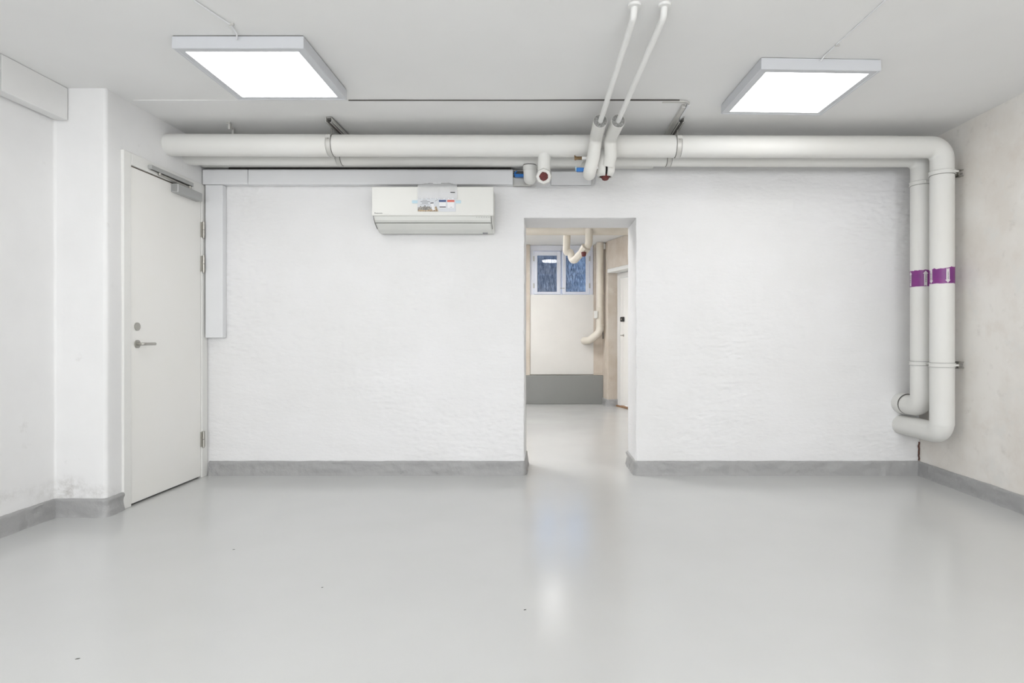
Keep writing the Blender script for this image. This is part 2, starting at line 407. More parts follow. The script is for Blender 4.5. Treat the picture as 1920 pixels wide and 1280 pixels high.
# back wall with the doorway through it
def back_pt(x, z):
    e = 0.0
    dx = 0.0
    near = lambda a, b: abs(a - b) < 1e-6
    if near(x, OX0) and z <= OZ + 1e-6: dx = 0.005 * nz(z * 5, 1, 1) + 0.003 * nz(z * 19, 4, 1) - 0.004 * (1 - z / OZ)
    if near(x, OX1) and z <= OZ + 1e-6: dx = 0.005 * nz(z * 5, 7, 1) + 0.003 * nz(z * 17, 2, 1) + 0.004 * (1 - z / OZ)
    dz = 0.003 * nz(x * 9, 5, 2) if near(z, OZ) and OX0 - 1e-6 <= x <= OX1 + 1e-6 else 0
    return (x + dx, D - brick_relief(x, z), z + dz)
bm = bmesh.new()
xs = steps(XP - .02, OX0, 0.012) + steps(OX0, OX1, 0.02)[1:] + steps(OX1, XR + .02, 0.012)[1:]
zs = steps(0, OZ, 0.009) + steps(OZ, CZ, 0.010)[1:]
V = {}
def vat(i, j):
    if (i, j) not in V: V[(i, j)] = bm.verts.new(back_pt(xs[i], zs[j]))
    return V[(i, j)]
for i in range(len(xs) - 1):
    for j in range(len(zs) - 1):
        xm = (xs[i] + xs[i + 1]) / 2; zm = (zs[j] + zs[j + 1]) / 2
        if OX0 < xm < OX1 and zm < OZ: continue
        bm.faces.new((vat(i, j), vat(i + 1, j), vat(i + 1, j + 1), vat(i, j + 1)))
iL = min(range(len(xs)), key=lambda i: abs(xs[i] - OX0)); iR = min(range(len(xs)), key=lambda i: abs(xs[i] - OX1)); jT = min(range(len(zs)), key=lambda j: abs(zs[j] - OZ))
rim = [(iL, j) for j in range(jT + 1)] + [(i, jT) for i in range(iL + 1, iR)] + [(iR, j) for j in range(jT, -1, -1)]
prev = None
for (i, j) in rim:
    v = vat(i, j); x, z = xs[i], zs[j]; col = [v]
    # a rounded arris, then the reveal to the far side
    sx = 1 if i == iL and j < jT else (-1 if i == iR and j < jT else 0); sz = -1 if j == jT else 0
    for t in (0.012, 0.05, 0.12, 0.2, 0.3, DB - D):
        w = 0.003 * nz(x * 8 + t * 9, z * 8, 3); rr = 0.004 if t > 0 else 0
        col.append(bm.verts.new((x + sx * (rr + w), D + t, z + sz * (rr + w))))
    if prev:
        for k in range(len(col) - 1): bm.faces.new((prev[k], col[k], col[k + 1], prev[k + 1]))
    prev = col
# far side of the wall
for lo, hi in (((XP, DB - .02, 0), (OX0 - .012, DB, CZ)), ((OX1 + .012, DB - .02, 0), (XR, DB, CZ)), ((OX0 - .012, DB - .02, OZ + .012), (OX1 + .012, DB, CZ))):
    box(bm, lo, hi)
bmesh.ops.recalc_face_normals(bm, faces=bm.faces)
obj('wall_back', bm, M['wall_back'], smooth=55, kind='structure')

# left wall, pier and the wall around the door
DY0, DY1 = 3.492, 4.362       # outer edges of the door frame
FZ = 2.100
bm = bmesh.new(); zs = steps(0, CZ + .01, 0.035)
path_surface(bm, dense([(XL, REAR), (XL, YP), (XP + .008, YP), (XP, DY0 + .02)], [0, 0.012, 0.02, 0], 0.035), zs, 1, lumps)
path_surface(bm, dense([(XP, DY0), (XP, D + .02)], 0, 0.035), steps(FZ - .01, CZ + .01, 0.03), 1, lumps)
box(bm, (XP - .25, DY0 - .01, 0), (XP - .20, D + .1, CZ)); box(bm, (XP - .2, DY1 + .004, 0), (XP + .001, D + .05, FZ)); box(bm, (XL - .1, REAR - .1, 0), (XL - .03, YP + .1, CZ + .1))
box(bm, (XP - .2, DY0 - .03, 0), (XP - .003, DY0, FZ))
bmesh.ops.recalc_face_normals(bm, faces=bm.faces)
obj('wall_left', bm, M['wall'], smooth=60, kind='structure')

bm = bmesh.new()
path_surface(bm, dense([(XR, REAR), (XR, D + .03)], 0, 0.035), zs, -1, lumps)
box(bm, (XR + .03, REAR - .1, 0), (XR + .12, D + .1, CZ + .1)); bmesh.ops.recalc_face_normals(bm, faces=bm.faces)
wr = obj('wall_right', bm, M['beige'], smooth=60, kind='structure')
bm = bmesh.new(); lo_, hi_ = XL - .1, XR + .1
box(bm, (lo_, REAR - .1, 0), (hi_, REAR, .8)); box(bm, (lo_, REAR - .1, 2.1), (hi_, REAR, CZ + .1))
for a, b in ((lo_, -2.3), (-1.1, -.6), (.6, 1.1), (2.3, hi_)): box(bm, (a, REAR - .1, .8), (b, REAR, 2.1))
obj('wall_rear', bm, M['wall'], kind='structure')
for k, wx in enumerate((-1.7, 0.0, 1.7)):  # windows added out of view to hold the daylight fill
    bm = bmesh.new()
    for lo, hi in (((-.6, .8), (-.54, 2.1)), ((.54, .8), (.6, 2.1)), ((-.54, .8), (.54, .86)), ((-.54, 2.04), (.54, 2.1)), ((-.025, .86), (.025, 2.04))):
        box(bm, (wx + lo[0], REAR - .08, lo[1]), (wx + hi[0], REAR - .03, hi[1]))
    obj('window_%d' % (k + 2), bm, M['frame_blue'], kind='structure')

# the crack in the corner under the pipes
bm = bmesh.new(); z = 0.243; pr = None; x = XR - .004
k = 0
while z > 0.105:
    w = 0.0035 + 0.003 * abs(nz(z * 60, 1, 1)); xx = XR - .006 + 0.006 * nz(z * 45, 3, 1)
    cur = [bm.verts.new((xx - w, D - .013, z)), bm.verts.new((xx + w, D - .013, z))]
    if pr: bm.faces.new((pr[0], pr[1], cur[1], cur[0]))
    pr = cur; z -= 0.008
r_ = bmesh.ops.extrude_face_region(bm, geom=bm.faces[:]); bmesh.ops.translate(bm, verts=[v for v in r_['geom'] if isinstance(v, bmesh.types.BMVert)], vec=(0, .008, 0))
bmesh.ops.recalc_face_normals(bm, faces=bm.faces)
obj('crack', bm, mat('crack_brick_dust', rgb(120, 84, 74), 0.9, col2=rgb(70, 55, 50), nscale=60), wr, label='short dark reddish crack in the plaster')

skirting('baseboard_left', [(XL, REAR), (XL, YP), (XP + .008, YP), (XP, DY0 - .002)], 1)
skirting('baseboard_back', [(XP + .02, D), (OX0 - .004, D), (OX0, DB)], 1)
skirting('baseboard_doorway', [(OX1 - .002, DB), (OX1 + .0, D - .004), (XR - .004, D)], 1, thick=.016)
skirting('baseboard_right', [(XR, D - .004), (XR, REAR)], 1)

# ------------------------------------------------------------------ the back room
def line_wall(bm, p, q, z0, z1, th, out):
    p = Vector(p); q = Vector(q); t = (q - p).normalized(); nr = Vector((t.y, -t.x)) * out * th
    pts = [p, q, q + nr, p + nr]; prism(bm, [(v.x, v.y) for v in pts], 'z', z0, z1)
# far wall: beige plaster, with the window opening above a white board
WX0, WX1 = -0.212, 0.748
bm = bmesh.new()
box(bm, (-1.3, YF + .02, 0), (WX0, YF + .45, CZ)); box(bm, (WX1, YF + .02, 0), (1.4, YF + .45, CZ)); box(bm, (WX0, YF + .06, 0), (WX1, YF + .45, 1.63))
obj('wall_far', bm, M['beige_far'], kind='structure')
boxo('trim_1', (WX0 + .004, YF + .035, 0.44), (WX1 + .01, YF + .09, 1.648), M['board'], bevel=.003, kind='structure')
boxo('baseboard_far', (-1.3, YF - .03, 0), (0.89, YF + .08, 0.432), M['skirt_far'], bevel=.008, kind='structure')
boxo('wall_hall', (-1.3, DB, 0), (-1.2, YF + .1, CZ), M['wall'], kind='structure', label='white wall of the back room left of the doorway')
# right side: slanting wall with a deep door niche
P0 = (0.885, 9.06); P1 = (0.925, 8.70); P2 = (1.275, 7.73); NI = 0.20
dirv = (Vector(P2) - Vector(P1)).normalized(); nrm = Vector((-dirv.y, dirv.x)) * 1.0     # points away from the room (to +X)
if nrm.x < 0: nrm = -nrm
Q1 = Vector(P1) + nrm * NI - Vector((0, 0.0)); NE = Vector(P1) + dirv * 0.92; Q2 = NE + nrm * NI
bm = bmesh.new()
prism(bm, [P0, P1, (Q1.x, Q1.y), (Q1.x + .2, Q1.y + .1), (1.5, 9.2), (P0[0], 9.2)], 'z', 0, CZ)
prism(bm, [(NE.x, NE.y), (2.2, DB), (2.4, DB), (Q2.x + .3, Q2.y), (Q2.x, Q2.y)], 'z', 0, CZ)
LZ = 1.935
prism(bm, [P1, (NE.x, NE.y), (Q2.x, Q2.y), (Q1.x, Q1.y)], 'z', LZ + .05, CZ)
obj('wall_niche', bm, M['beige_far'], bevel=.01, kind='structure')
bm = bmesh.new(); a_ = Vector(P1) - nrm * .008 - dirv * 0.0; b_ = NE - nrm * .008
prism(bm, [(a_.x, a_.y), (b_.x, b_.y), (Q2.x, Q2.y), (Q1.x, Q1.y)], 'z', LZ, LZ + .052)
obj('trim_2', bm, M['frame'], bevel=.004, kind='structure')
skirting('baseboard_niche', [(P0[0], P0[1]), P1, (Q1.x - .002, Q1.y)], 1, h=0.10, rad=.02)

# inner door in the niche
Qd = Vector(Q1); base = Vector((Qd.x, Qd.y, 0))
ang = math.atan2(dirv.y, dirv.x)
def niche(u, v, z): p = Qd + dirv * u - nrm * v; return Vector((p.x, p.y, z))
def nbox(bm, u0, u1, v0, v1, z0, z1):
    pts = [niche(u0, v0, 0), niche(u1, v0, 0), niche(u1, v1, 0), niche(u0, v1, 0)]
    prism(bm, [(p.x, p.y) for p in pts], 'z', z0, z1)
d2 = empty('door_2', niche(.4, 0, 0), kind='structure')
bm = bmesh.new(); nbox(bm, 0.004, .09, 0, .05, 0.02, LZ - .004); nbox(bm, .83, .91, 0, .05, 0.02, LZ - .004); nbox(bm, .09, .83, 0, .05, LZ - .08, LZ - .004); obj('door_frame', bm, M['frame'], d2, bevel=.003)
bm = bmesh.new(); nbox(bm, .094, .172, .01, .045, 0.03, LZ - .085); obj('jamb_board', bm, M['door'], d2, bevel=.002)
bm = bmesh.new(); nbox(bm, .181, .826, .01, .048, 0.035, LZ - .085); obj('door_leaf', bm, M['door'], d2, bevel=.003)
bm = bmesh.new(); nbox(bm, .172, .181, .004, .03, 0.03, LZ - .085); obj('gap', bm, M['dark'], d2)
bm = bmesh.new(); nbox(bm, .0, .92, 0, .08, 0, .02); obj('threshold', bm, M['wood'], d2, bevel=.003, label='worn wooden threshold')
bm = bmesh.new(); nbox(bm, .135, .235, .048, .075, 1.225, 1.295); lk = obj('rim_lock', bm, M['black'], d2, bevel=.012, label='black rim lock')
bm = bmesh.new(); p = niche(.19, .075, 1.26); disc(bm, p, -Vector((nrm.x, nrm.y, 0)), .012, .006); obj('lock_cylinder', bm, M['steel'], lk, smooth=40)
bm = bmesh.new(); p = niche(.20, .045, 1.03); q = niche(.20, .095, 1.03); tube(bm, [p, q, niche(.255, .095, 1.03)], .008, 10); disc(bm, p, -Vector((nrm.x, nrm.y, 0)), .018, .006); obj('door_handle', bm, M['steel'], d2, smooth=40)

# window: outer frame and two sashes
w1 = empty('window_1', (0.27, YF + .1, 1.65), kind='structure'); Yw = YF + .06
def sx(px, Y): return (px - PX) * Y / F
def sz(py, Y): return H - (py - PY) * Y / F
fx0, fx1 = WX0 + .004, WX1 - .004; zt = 2.31
bm = bmesh.new(); box(bm, (fx0, Yw, 1.65), (sx(1001, Yw), Yw + .08, zt)); box(bm, (sx(1105.5, Yw), Yw, 1.65), (fx1, Yw + .08, zt))
box(bm, (fx0, Yw, zt), (fx1, Yw + .08, CZ - .002)); box(bm, (fx0, Yw + .01, 1.63), (fx1, Yw + .08, 1.655)); box(bm, (sx(1051, Yw), Yw + .035, 1.65), (sx(1054, Yw), Yw + .08, zt))
obj('window_frame', bm, M['frame_blue'], w1, bevel=.004)
for (a, b, pa, pb) in ((1001.4, 1050.9, 1007.5, 1044), (1054.2, 1105, 1061, 1098)):
    X0, X1, A, B = [sx(v, Yw) for v in (a, b, pa, pb)]; z0, z1 = 1.658, 2.302; pz0, pz1 = sz(547, Yw), sz(479, Yw)
    bm = bmesh.new(); y0, y1 = Yw - .012, Yw + .035
    box(bm, (X0, y0, z0), (A, y1, z1)); box(bm, (B, y0, z0), (X1, y1, z1)); box(bm, (A, y0, z0), (B, y1, pz0)); box(bm, (A, y0, pz1), (B, y1, z1))
    s = obj('sash', bm, M['frame_blue'], w1, bevel=.003)
    boxo('pane', (A - .005, Yw + .012, pz0 - .005), (B + .005, Yw + .017, pz1 + .005), M['glass'], s)
    hx = X0 - .003 if a < 1030 else X1 + .003
    for hz_ in (2.155, 1.745):
        tubeo('hinge', [(hx, Yw - .018, hz_), (hx, Yw - .018, hz_ + .075)], .009, M['steel'], s, n=10)
    if a > 1030:
        boxo('catch_hook', (X0 - .03, Yw - .022, 1.74), (X0 + .035, Yw - .014, 1.75), M['steel'], s)
# walls added outside to block the sky, with the yard ground
boxo('wall_outside', (-9, 14.0, 0.0), (0.43, 14.4, 3.08), M['stone'], kind='structure')  # added dark wall, blocks the sky seen through the left pane
boxo('wall_outside', (0.43, 14.2, 0.0), (9, 14.6, 3.12), M['render'], kind='structure')  # added paler wall, blocks the sky seen through the right pane
boxo('wall_outside', (-9, -3.95, 0.0), (9, -3.7, 5.5), M['stone'], kind='structure')  # unseen wall added to keep the sky off the rear windows
boxo('ground_outside', (-9, -3.95, 5.5), (9, REAR - .02, 5.6), M['stone'], kind='structure')  # unseen lid added above the rear windows, shuts out the sky
boxo('ground_outside', (-9, YF + .45, 1.3), (9, 14.2, 1.5), M['stone'], kind='structure')

# ------------------------------------------------------------------ entrance door
d1 = empty('door_1', (XP, 3.93, 0), kind='structure')
LF = XP + .006          # leaf face
LY0, LY1 = 3.562, 4.288
bm = bmesh.new()
FX = XP + .014
box(bm, (XP - .08, DY0, 0), (FX, LY0 - .004, FZ - .002)); box(bm, (XP - .08, LY1 + .004, 0), (FX, DY1, FZ - .002)); box(bm, (XP - .08, LY0 - .004, 2.026), (FX, LY1 + .004, FZ - .002))
obj('door_frame', bm, M['frame'], d1, bevel=.004)
boxo('door_leaf', (LF - .045, LY0, .012), (LF, LY1, 2.018), M['door'], d1, bevel=.002)
boxo('rubber_seal', (LF - .03, LY0, 2.018), (LF - .008, LY1 - .03, 2.026), mat('brown_seal', rgb(96, 84, 72), .8), d1)
boxo('door_gap', (XP - .08, LY0, 0.001), (LF - .02, LY1, .012), M['dark'], d1, label='dark gap under the leaf')
for (zb, zt_) in ((1.715, 1.83), (1.470, 1.589), (.217, .331)):
    hy = LY1 + .010; hx = FX + .008; zm = (zb + zt_) / 2
    bm = bmesh.new(); tube(bm, [(hx, hy, zb + .004), (hx, hy, zm - .001)], .0095, 14); tube(bm, [(hx, hy, zm + .001), (hx, hy, zt_)], .0095, 14)
    tube(bm, [(hx, hy, zb - .004), (hx, hy, zb + .004)], .006, 12); box(bm, (LF, hy - .014, zb + .004), (FX + .003, hy, zt_ - .004))
    obj('hinge', bm, M['steel'], d1, smooth=40)
# lever handle and lock rose
hy = 3.617; hz_ = .963
hd = bmesh.new(); disc(hd, (LF, hy, hz_), (1, 0, 0), .0245, .007); h_ = obj('handle_rose', hd, M['steel'], d1, smooth=40)
tubeo('lever', [(LF + .005, hy, hz_), (LF + .045, hy, hz_), (LF + .047, hy + .098, hz_)], .0085, M['steel'], h_, n=16, rad=.018)
hd = bmesh.new(); disc(hd, (LF, hy, 1.068), (1, 0, 0), .0245, .006); kr = obj('lock_rose', hd, M['steel'], d1, smooth=40)
# door closer: body on the leaf, slide rail on the frame
cb = boxo('door_closer', (LF, 3.945, 1.957), (LF + .050, 4.225, 2.016), M['silver'], d1, bevel=.006)
bm = bmesh.new()
for a in range(6):
    for b in range(6):
        box(bm, (LF + .008 + a * .006, 3.9442, 1.966 + b * .0075), (LF + .0105 + a * .006, 3.9452, 1.9695 + b * .0075))
o = obj('end_grille', bm, M['seam'], cb); o['kind'] = 'stuff'
rl = boxo('slide_rail', (FX, 3.705, 2.044), (FX + .024, 4.150, 2.069), M['silver'], d1, bevel=.003)
boxo('rail_slot', (FX + .005, 3.72, 2.0425), (FX + .016, 4.14, 2.0445), M['seam'], rl)
bm = bmesh.new(); A_ = Vector((FX + .012, 3.80, 2.034)); B_ = Vector((FX + .020, 4.11, 2.026)); tube(bm, [A_, B_], .007, 8); tube(bm, [(B_.x, B_.y, 2.01), (B_.x, B_.y, 2.036)], .011, 12); tube(bm, [(A_.x, A_.y, 2.028), (A_.x, A_.y, 2.045)], .009, 12)
obj('closer_arm', bm, M['steel'], d1, smooth=40)

# ------------------------------------------------------------------ ceiling lamps
def ceiling_lamp(x0, y0, rot, label, w=.610, th=.060, cat=None):
    r = empty('ceiling_lamp', (x0 + w / 2, y0 + w / 2, CZ - th), label, 'ceiling lamp', 'square ceiling lamps' if cat is None else 'square lamps in the back room')
    cx, cy = x0 + w / 2, y0 + w / 2; zt_ = CZ - .004; zb = CZ - th; b = .040
    bm = bmesh.new()
    o0 = w / 2; i0 = w / 2 - b; i1 = w / 2 - b + .004
    def loop(h, z): return [bm.verts.new((cx + a * h, cy + c * h, z)) for a, c in ((-1, -1), (1, -1), (1, 1), (-1, 1))]
    L = [loop(o0 - .001, zt_), loop(o0, zb + .003), loop(o0 - .003, zb), loop(o0 - .010, zb), loop(o0 - .012, zb + .002), loop(i0, zb + .002), loop(i0, zb + .010)]
    for a, c in zip(L, L[1:]):
        for k in range(4): bm.faces.new((a[k], a[(k + 1) % 4], c[(k + 1) % 4], c[k]))
    bm.faces.new(L[0]); bmesh.ops.recalc_face_normals(bm, faces=bm.faces)
    obj('lamp_frame', bm, M['lamp_body'], r)
    boxo('diffuser', (cx - i0 + .0005, cy - i0 + .0005, zb + .003), (cx + i0 - .0005, cy + i0 - .0005, zb + .010), M['led_hall'] if cat else (M['led_rear'] if y0 < 0 else M['led']), r)
    bm = bmesh.new(); box(bm, (cx - o0 + .004, cy - o0 + .004, zt_), (cx + o0 - .004, cy + o0 - .004, CZ + .004)); obj('mounting_gap', bm, M['seam'], r)
    r.rotation_euler.z = rot
    return r
l1 = ceiling_lamp(-1.722, 2.775, 0, 'square white ceiling lamp with lit panel, left one, above the door side')
l2 = ceiling_lamp(1.072, 3.000, math.radians(2.0), 'square white ceiling lamp with lit panel, right one, near the beige wall')
l3 = ceiling_lamp(-1.72, -0.6, 0, 'square white ceiling lamp behind the camera on the left')  # this lamp and the next are unseen, added to fill the room
l4 = ceiling_lamp(1.07, -0.6, 0, 'square white ceiling lamp behind the camera on the right')
for a, pts in ((l1, [(-1.447, 2.30, CZ - .003), (-1.447, 2.485, CZ - .004), (-1.415, 2.60, CZ - .006), (-1.396, 2.67, CZ - .004), (-1.405, 2.745, CZ - .010), (-1.418, 2.768, CZ - .022)]),
               (l2, [(1.44, 2.30, CZ - .004), (1.41, 2.5, CZ - .004), (1.396, 2.78, CZ - .004), (1.392, 2.86, CZ - .004), (1.385, 2.96, CZ - .008), (1.376, 2.985, CZ - .022)])):
    o = tubeo('supply_cable', fillet(pts, .03, 4), .0035, M['duct'])
    tag(o, 'thin white supply cable on the ceiling running to the ' + ('left' if a is l1 else 'right') + ' lamp', 'cable', 'lamp supply cables')
    c = pts[3]; boxo('cable_clip', (c[0] - .004, c[1] - .004, CZ - .009), (c[0] + .016, c[1] + .004, CZ + .002), M['galv'], o)
ceiling_lamp(-1.12, 5.2, 0, 'square white lamp on the back room ceiling just behind the wall', cat='hall lamp')  # two hidden lamps added to brighten the back room
ceiling_lamp(-1.12, 7.3, 0, 'square white lamp on the back room ceiling towards the window', cat='hall lamp')
r = empty('round_ceiling_lamp', (0.12, 7.50, 2.36), 'round white lamp on the back room ceiling, mirrored in the window', 'ceiling lamp')
bm = bmesh.new(); tube(bm, [(0.12, 7.50, 2.372), (0.12, 7.50, CZ)], .17, 40); obj('lamp_base', bm, M['lamp_body'], r, smooth=40)
bm = bmesh.new(); tube(bm, [(0.12, 7.50, 2.345), (0.12, 7.50, 2.350), (0.12, 7.50, 2.372)], [.11, .150, .162], 40); obj('diffuser', bm, M['led_round'], r, smooth=40)

# ------------------------------------------------------------------ ducts
# boxed duct high on the left wall
r = empty('duct_box', (-2.70, 1.0, 2.215), 'white boxed duct along the top of the left wall, ending at the pier', 'duct')
bm = bmesh.new(); box(bm, (XL + .008, REAR + .01, 2.217), (-2.667, 2.947, CZ - .006)); obj('duct_cover', bm, M['wall_inner'], r, bevel=.003)
bm = bmesh.new(); box(bm, (XL + .008, 2.950, 2.2165), (-2.6665, YP - .001, CZ - .003)); obj('duct_cover', bm, M['wall_inner'], r, bevel=.003)
# vertical duct beside the door
r = tag(boxo('wall_duct', (-2.437, 4.316, 1.0), (-2.312, D - .006, 2.100), M['duct'], bevel=.004), 'vertical white plastic duct on the back wall beside the grey-hinged door', 'duct')
# horizontal duct along the back wall
r = empty('cable_duct', (-1.3, 4.34, 2.1), 'long horizontal white duct on the back wall above the air conditioner', 'duct')
for (a, b) in ((-2.455, -2.131), (-2.128, -0.2235)): 
    boxo('duct_cover', (a, 4.312, 2.102), (b, D - .006, 2.210), M['duct'], r, bevel=.004)
bm = bmesh.new()   # its open end, cut away to a channel
box(bm, (-.2235, 4.335, 2.100), (-.095, D - .004, 2.104)); box(bm, (-.2235, 4.365, 2.100), (-.095, D - .004, 2.206)); box(bm, (-.2235, 4.335, 2.204), (-.095, D - .004, 2.208)); obj('open_channel', bm, M['galv'], r)
for k in range(6):
    tubeo('wire', [(-.2235, 4.345 + .004 * (k % 3), 2.165 + .006 * k), (-.17, 4.345, 2.172 + .006 * k + .004 * (k % 2)), (-.10, 4.35, 2.182 + .004 * k)], .0028, M['foam'] if k % 2 else M['seam'], r, n=8, rad=.02, seg=3)
tag(boxo('patch_plate', (0.052, 4.345, 2.106), (0.345, D - .006, 2.206), M['duct'], bevel=.006), 'short pale wall plate beside the duct end, under the pipes', 'plate')
# flat boxing behind the pipes
tag(boxo('pipe_boxing', (XP + .003, 4.29, 2.226), (0.790, D - .014, CZ - .02), M['pipe'], bevel=.004), 'long white boxing on the back wall behind the heating pipes', 'boxing')
bm = bmesh.new(); box(bm, (-2.27, 4.318, 2.2095), (-.24, 4.36, 2.2265)); tag(obj('cable_bundle', bm, M['dark']), 'dark cables in the gap between duct and boxing', 'cable')  # dark strip stands in for the shade inside this gap
tubes = tubeo('wall_cable', [(-.06, 4.35, 2.094), (.30, 4.352, 2.096), (.372, 4.352, 2.10), (.378, 4.35, 2.16), (.385, 4.35, 2.205), (.46, 4.35, 2.218)], .0045, M['duct'], n=12, rad=.03)
tag(tubes, 'white cable looping under the wall plate above the doorway', 'cable')

# ceiling trunking
r = empty('cable_trunking', (0, 3.56, CZ - .012), 'thin white cable trunking across the ceiling, turning back over the pipes', 'cable trunking')
boxo('trunking_cover', (-2.42, 3.530, CZ - .0035), (.79, 3.585, CZ + .004), M['ceiling'], r, bevel=.002)
bm = bmesh.new(); pr = None  # uneven dark seam along the near side of the trunking
for k in range(96):
    x = -1.15 + k * .0205; w = .0006 + .0035 * max(0, nz(x * 3.3, 2, 2)) + .0012 * max(0, nz(x * 14, 5, 2)); y = 3.5285
    c = [bm.verts.new((x, y - w, CZ - .0068)), bm.verts.new((x, y + .001, CZ - .0068)), bm.verts.new((x, y + .001, CZ + .003)), bm.verts.new((x, y - w, CZ + .003))]
    if pr:
        for q in range(4): bm.faces.new((pr[q], pr[(q + 1) % 4], c[(q + 1) % 4], c[q]))
    pr = c
bmesh.ops.recalc_face_normals(bm, faces=bm.faces); obj('shadow_gap', bm, M['seam'], r, label='dark open seam along the trunking')
for q in (0, 1):
    y = 3.534 + q * .018
    tubeo('cable', [(.70, y, CZ - .006), (.78, y, CZ - .006), (.862 - q * .02, y + .006, CZ - .006), (.866 - q * .02, 3.62, CZ - .008)], .0045, M['galv'], r, n=10, rad=.055)
boxo('trunking_arm', (.826, 3.60, CZ - .02), (.850, 4.35, CZ + .004), M['galv'], r, bevel=.002)
boxo('trunking_arm', (.856, 3.585, CZ - .014), (.872, 4.35, CZ + .004), M['duct'], r, bevel=.002)

# ------------------------------------------------------------------ the big heating pipes
R1 = .0697; Y1, Y2 = 3.93, 4.14; ZA, ZB = 2.262, 2.248; XV = 2.607
def zrun(x): return ZA + (ZB - ZA) * (x + 2.46) / 5.1
def strip_band(parent, Yc, zc, h, seed, ups):
    """torn purple marker tape round a vertical pipe with white arrows on it"""
    bm = bmesh.new(); n = 64; T, Bt = [], []
    for k in range(n):
        a = 2 * PI * k / n
        t = zc + h / 2 + .009 * nz(math.cos(a) * 2 + seed, math.sin(a) * 2, 1) + .007 * nz(math.cos(a) * 7, math.sin(a) * 7, seed) - .006 * math.cos(a + 0.3) * (-1 if seed == 1 else .2)
        b_ = zc - h / 2 + .003 * nz(math.cos(a) * 3, math.sin(a) * 3, seed + 4)
        T.append(bm.verts.new((XV + math.cos(a) * (R1 + .0016), Yc + math.sin(a) * (R1 + .0016), t)))
        Bt.append(bm.verts.new((XV + math.cos(a) * (R1 + .0016), Yc + math.sin(a) * (R1 + .0016), b_)))
    for k in range(n): bm.faces.new((T[k], T[(k + 1) % n], Bt[(k + 1) % n], Bt[k]))
    bmesh.ops.recalc_face_normals(bm, faces=bm.faces)
    band = obj('marker_band', bm, M['purple'], parent, smooth=60, label='torn purple marker tape')
    for (deg, up) in ups:
        a0 = math.radians(deg); bm = bmesh.new(); w = .0095; hh = h * .47; s = 1 if up else -1
        def P(t, z): a = a0 + t / R1; return bm.verts.new((XV + math.cos(a) * (R1 + .0026), Yc + math.sin(a) * (R1 + .0026), zc + s * z))
        rows = [(-hh, w), (-hh * .95, w), (0, w), (hh * .6, w)]
        pv = None
        for z, ww in rows:
            c = [P(-ww, z), P(0, z + (.008 if z == -hh else 0)), P(ww, z)]
            if pv: bm.faces.new((pv[0], pv[1], c[1], c[0])); bm.faces.new((pv[1], pv[2], c[2], c[1]))
            pv = c
        e1 = P(-w * 1.7, hh * .6); e2 = P(w * 1.7, hh * .6); tip = P(0, hh); 
        bm.faces.new((pv[0], pv[1], tip, e1)); bm.faces.new((pv[1], pv[2], e2, tip))
        bmesh.ops.recalc_face_normals(bm, faces=bm.faces)
        ar = obj('arrow', bm, M['arrow'], band, label='white flow arrow pointing ' + ('up' if up else 'down'))
        # lettering runs down the arrow
        N_ = Vector((math.cos(a0), math.sin(a0), 0)); pos = Vector((XV, Yc, zc)) + N_ * (R1 + .0034)
        Zl = N_; Xl = Vector((0, 0, -1)); Yl = Zl.cross(Xl)
        mt = Matrix((Xl, Yl, Zl)).transposed().to_4x4(); mt.translation = pos
        bmt = text('lettering', 'VARME RETUR' if up else 'VARME FREM', .0085, mt, M['ink'], band)
    return band

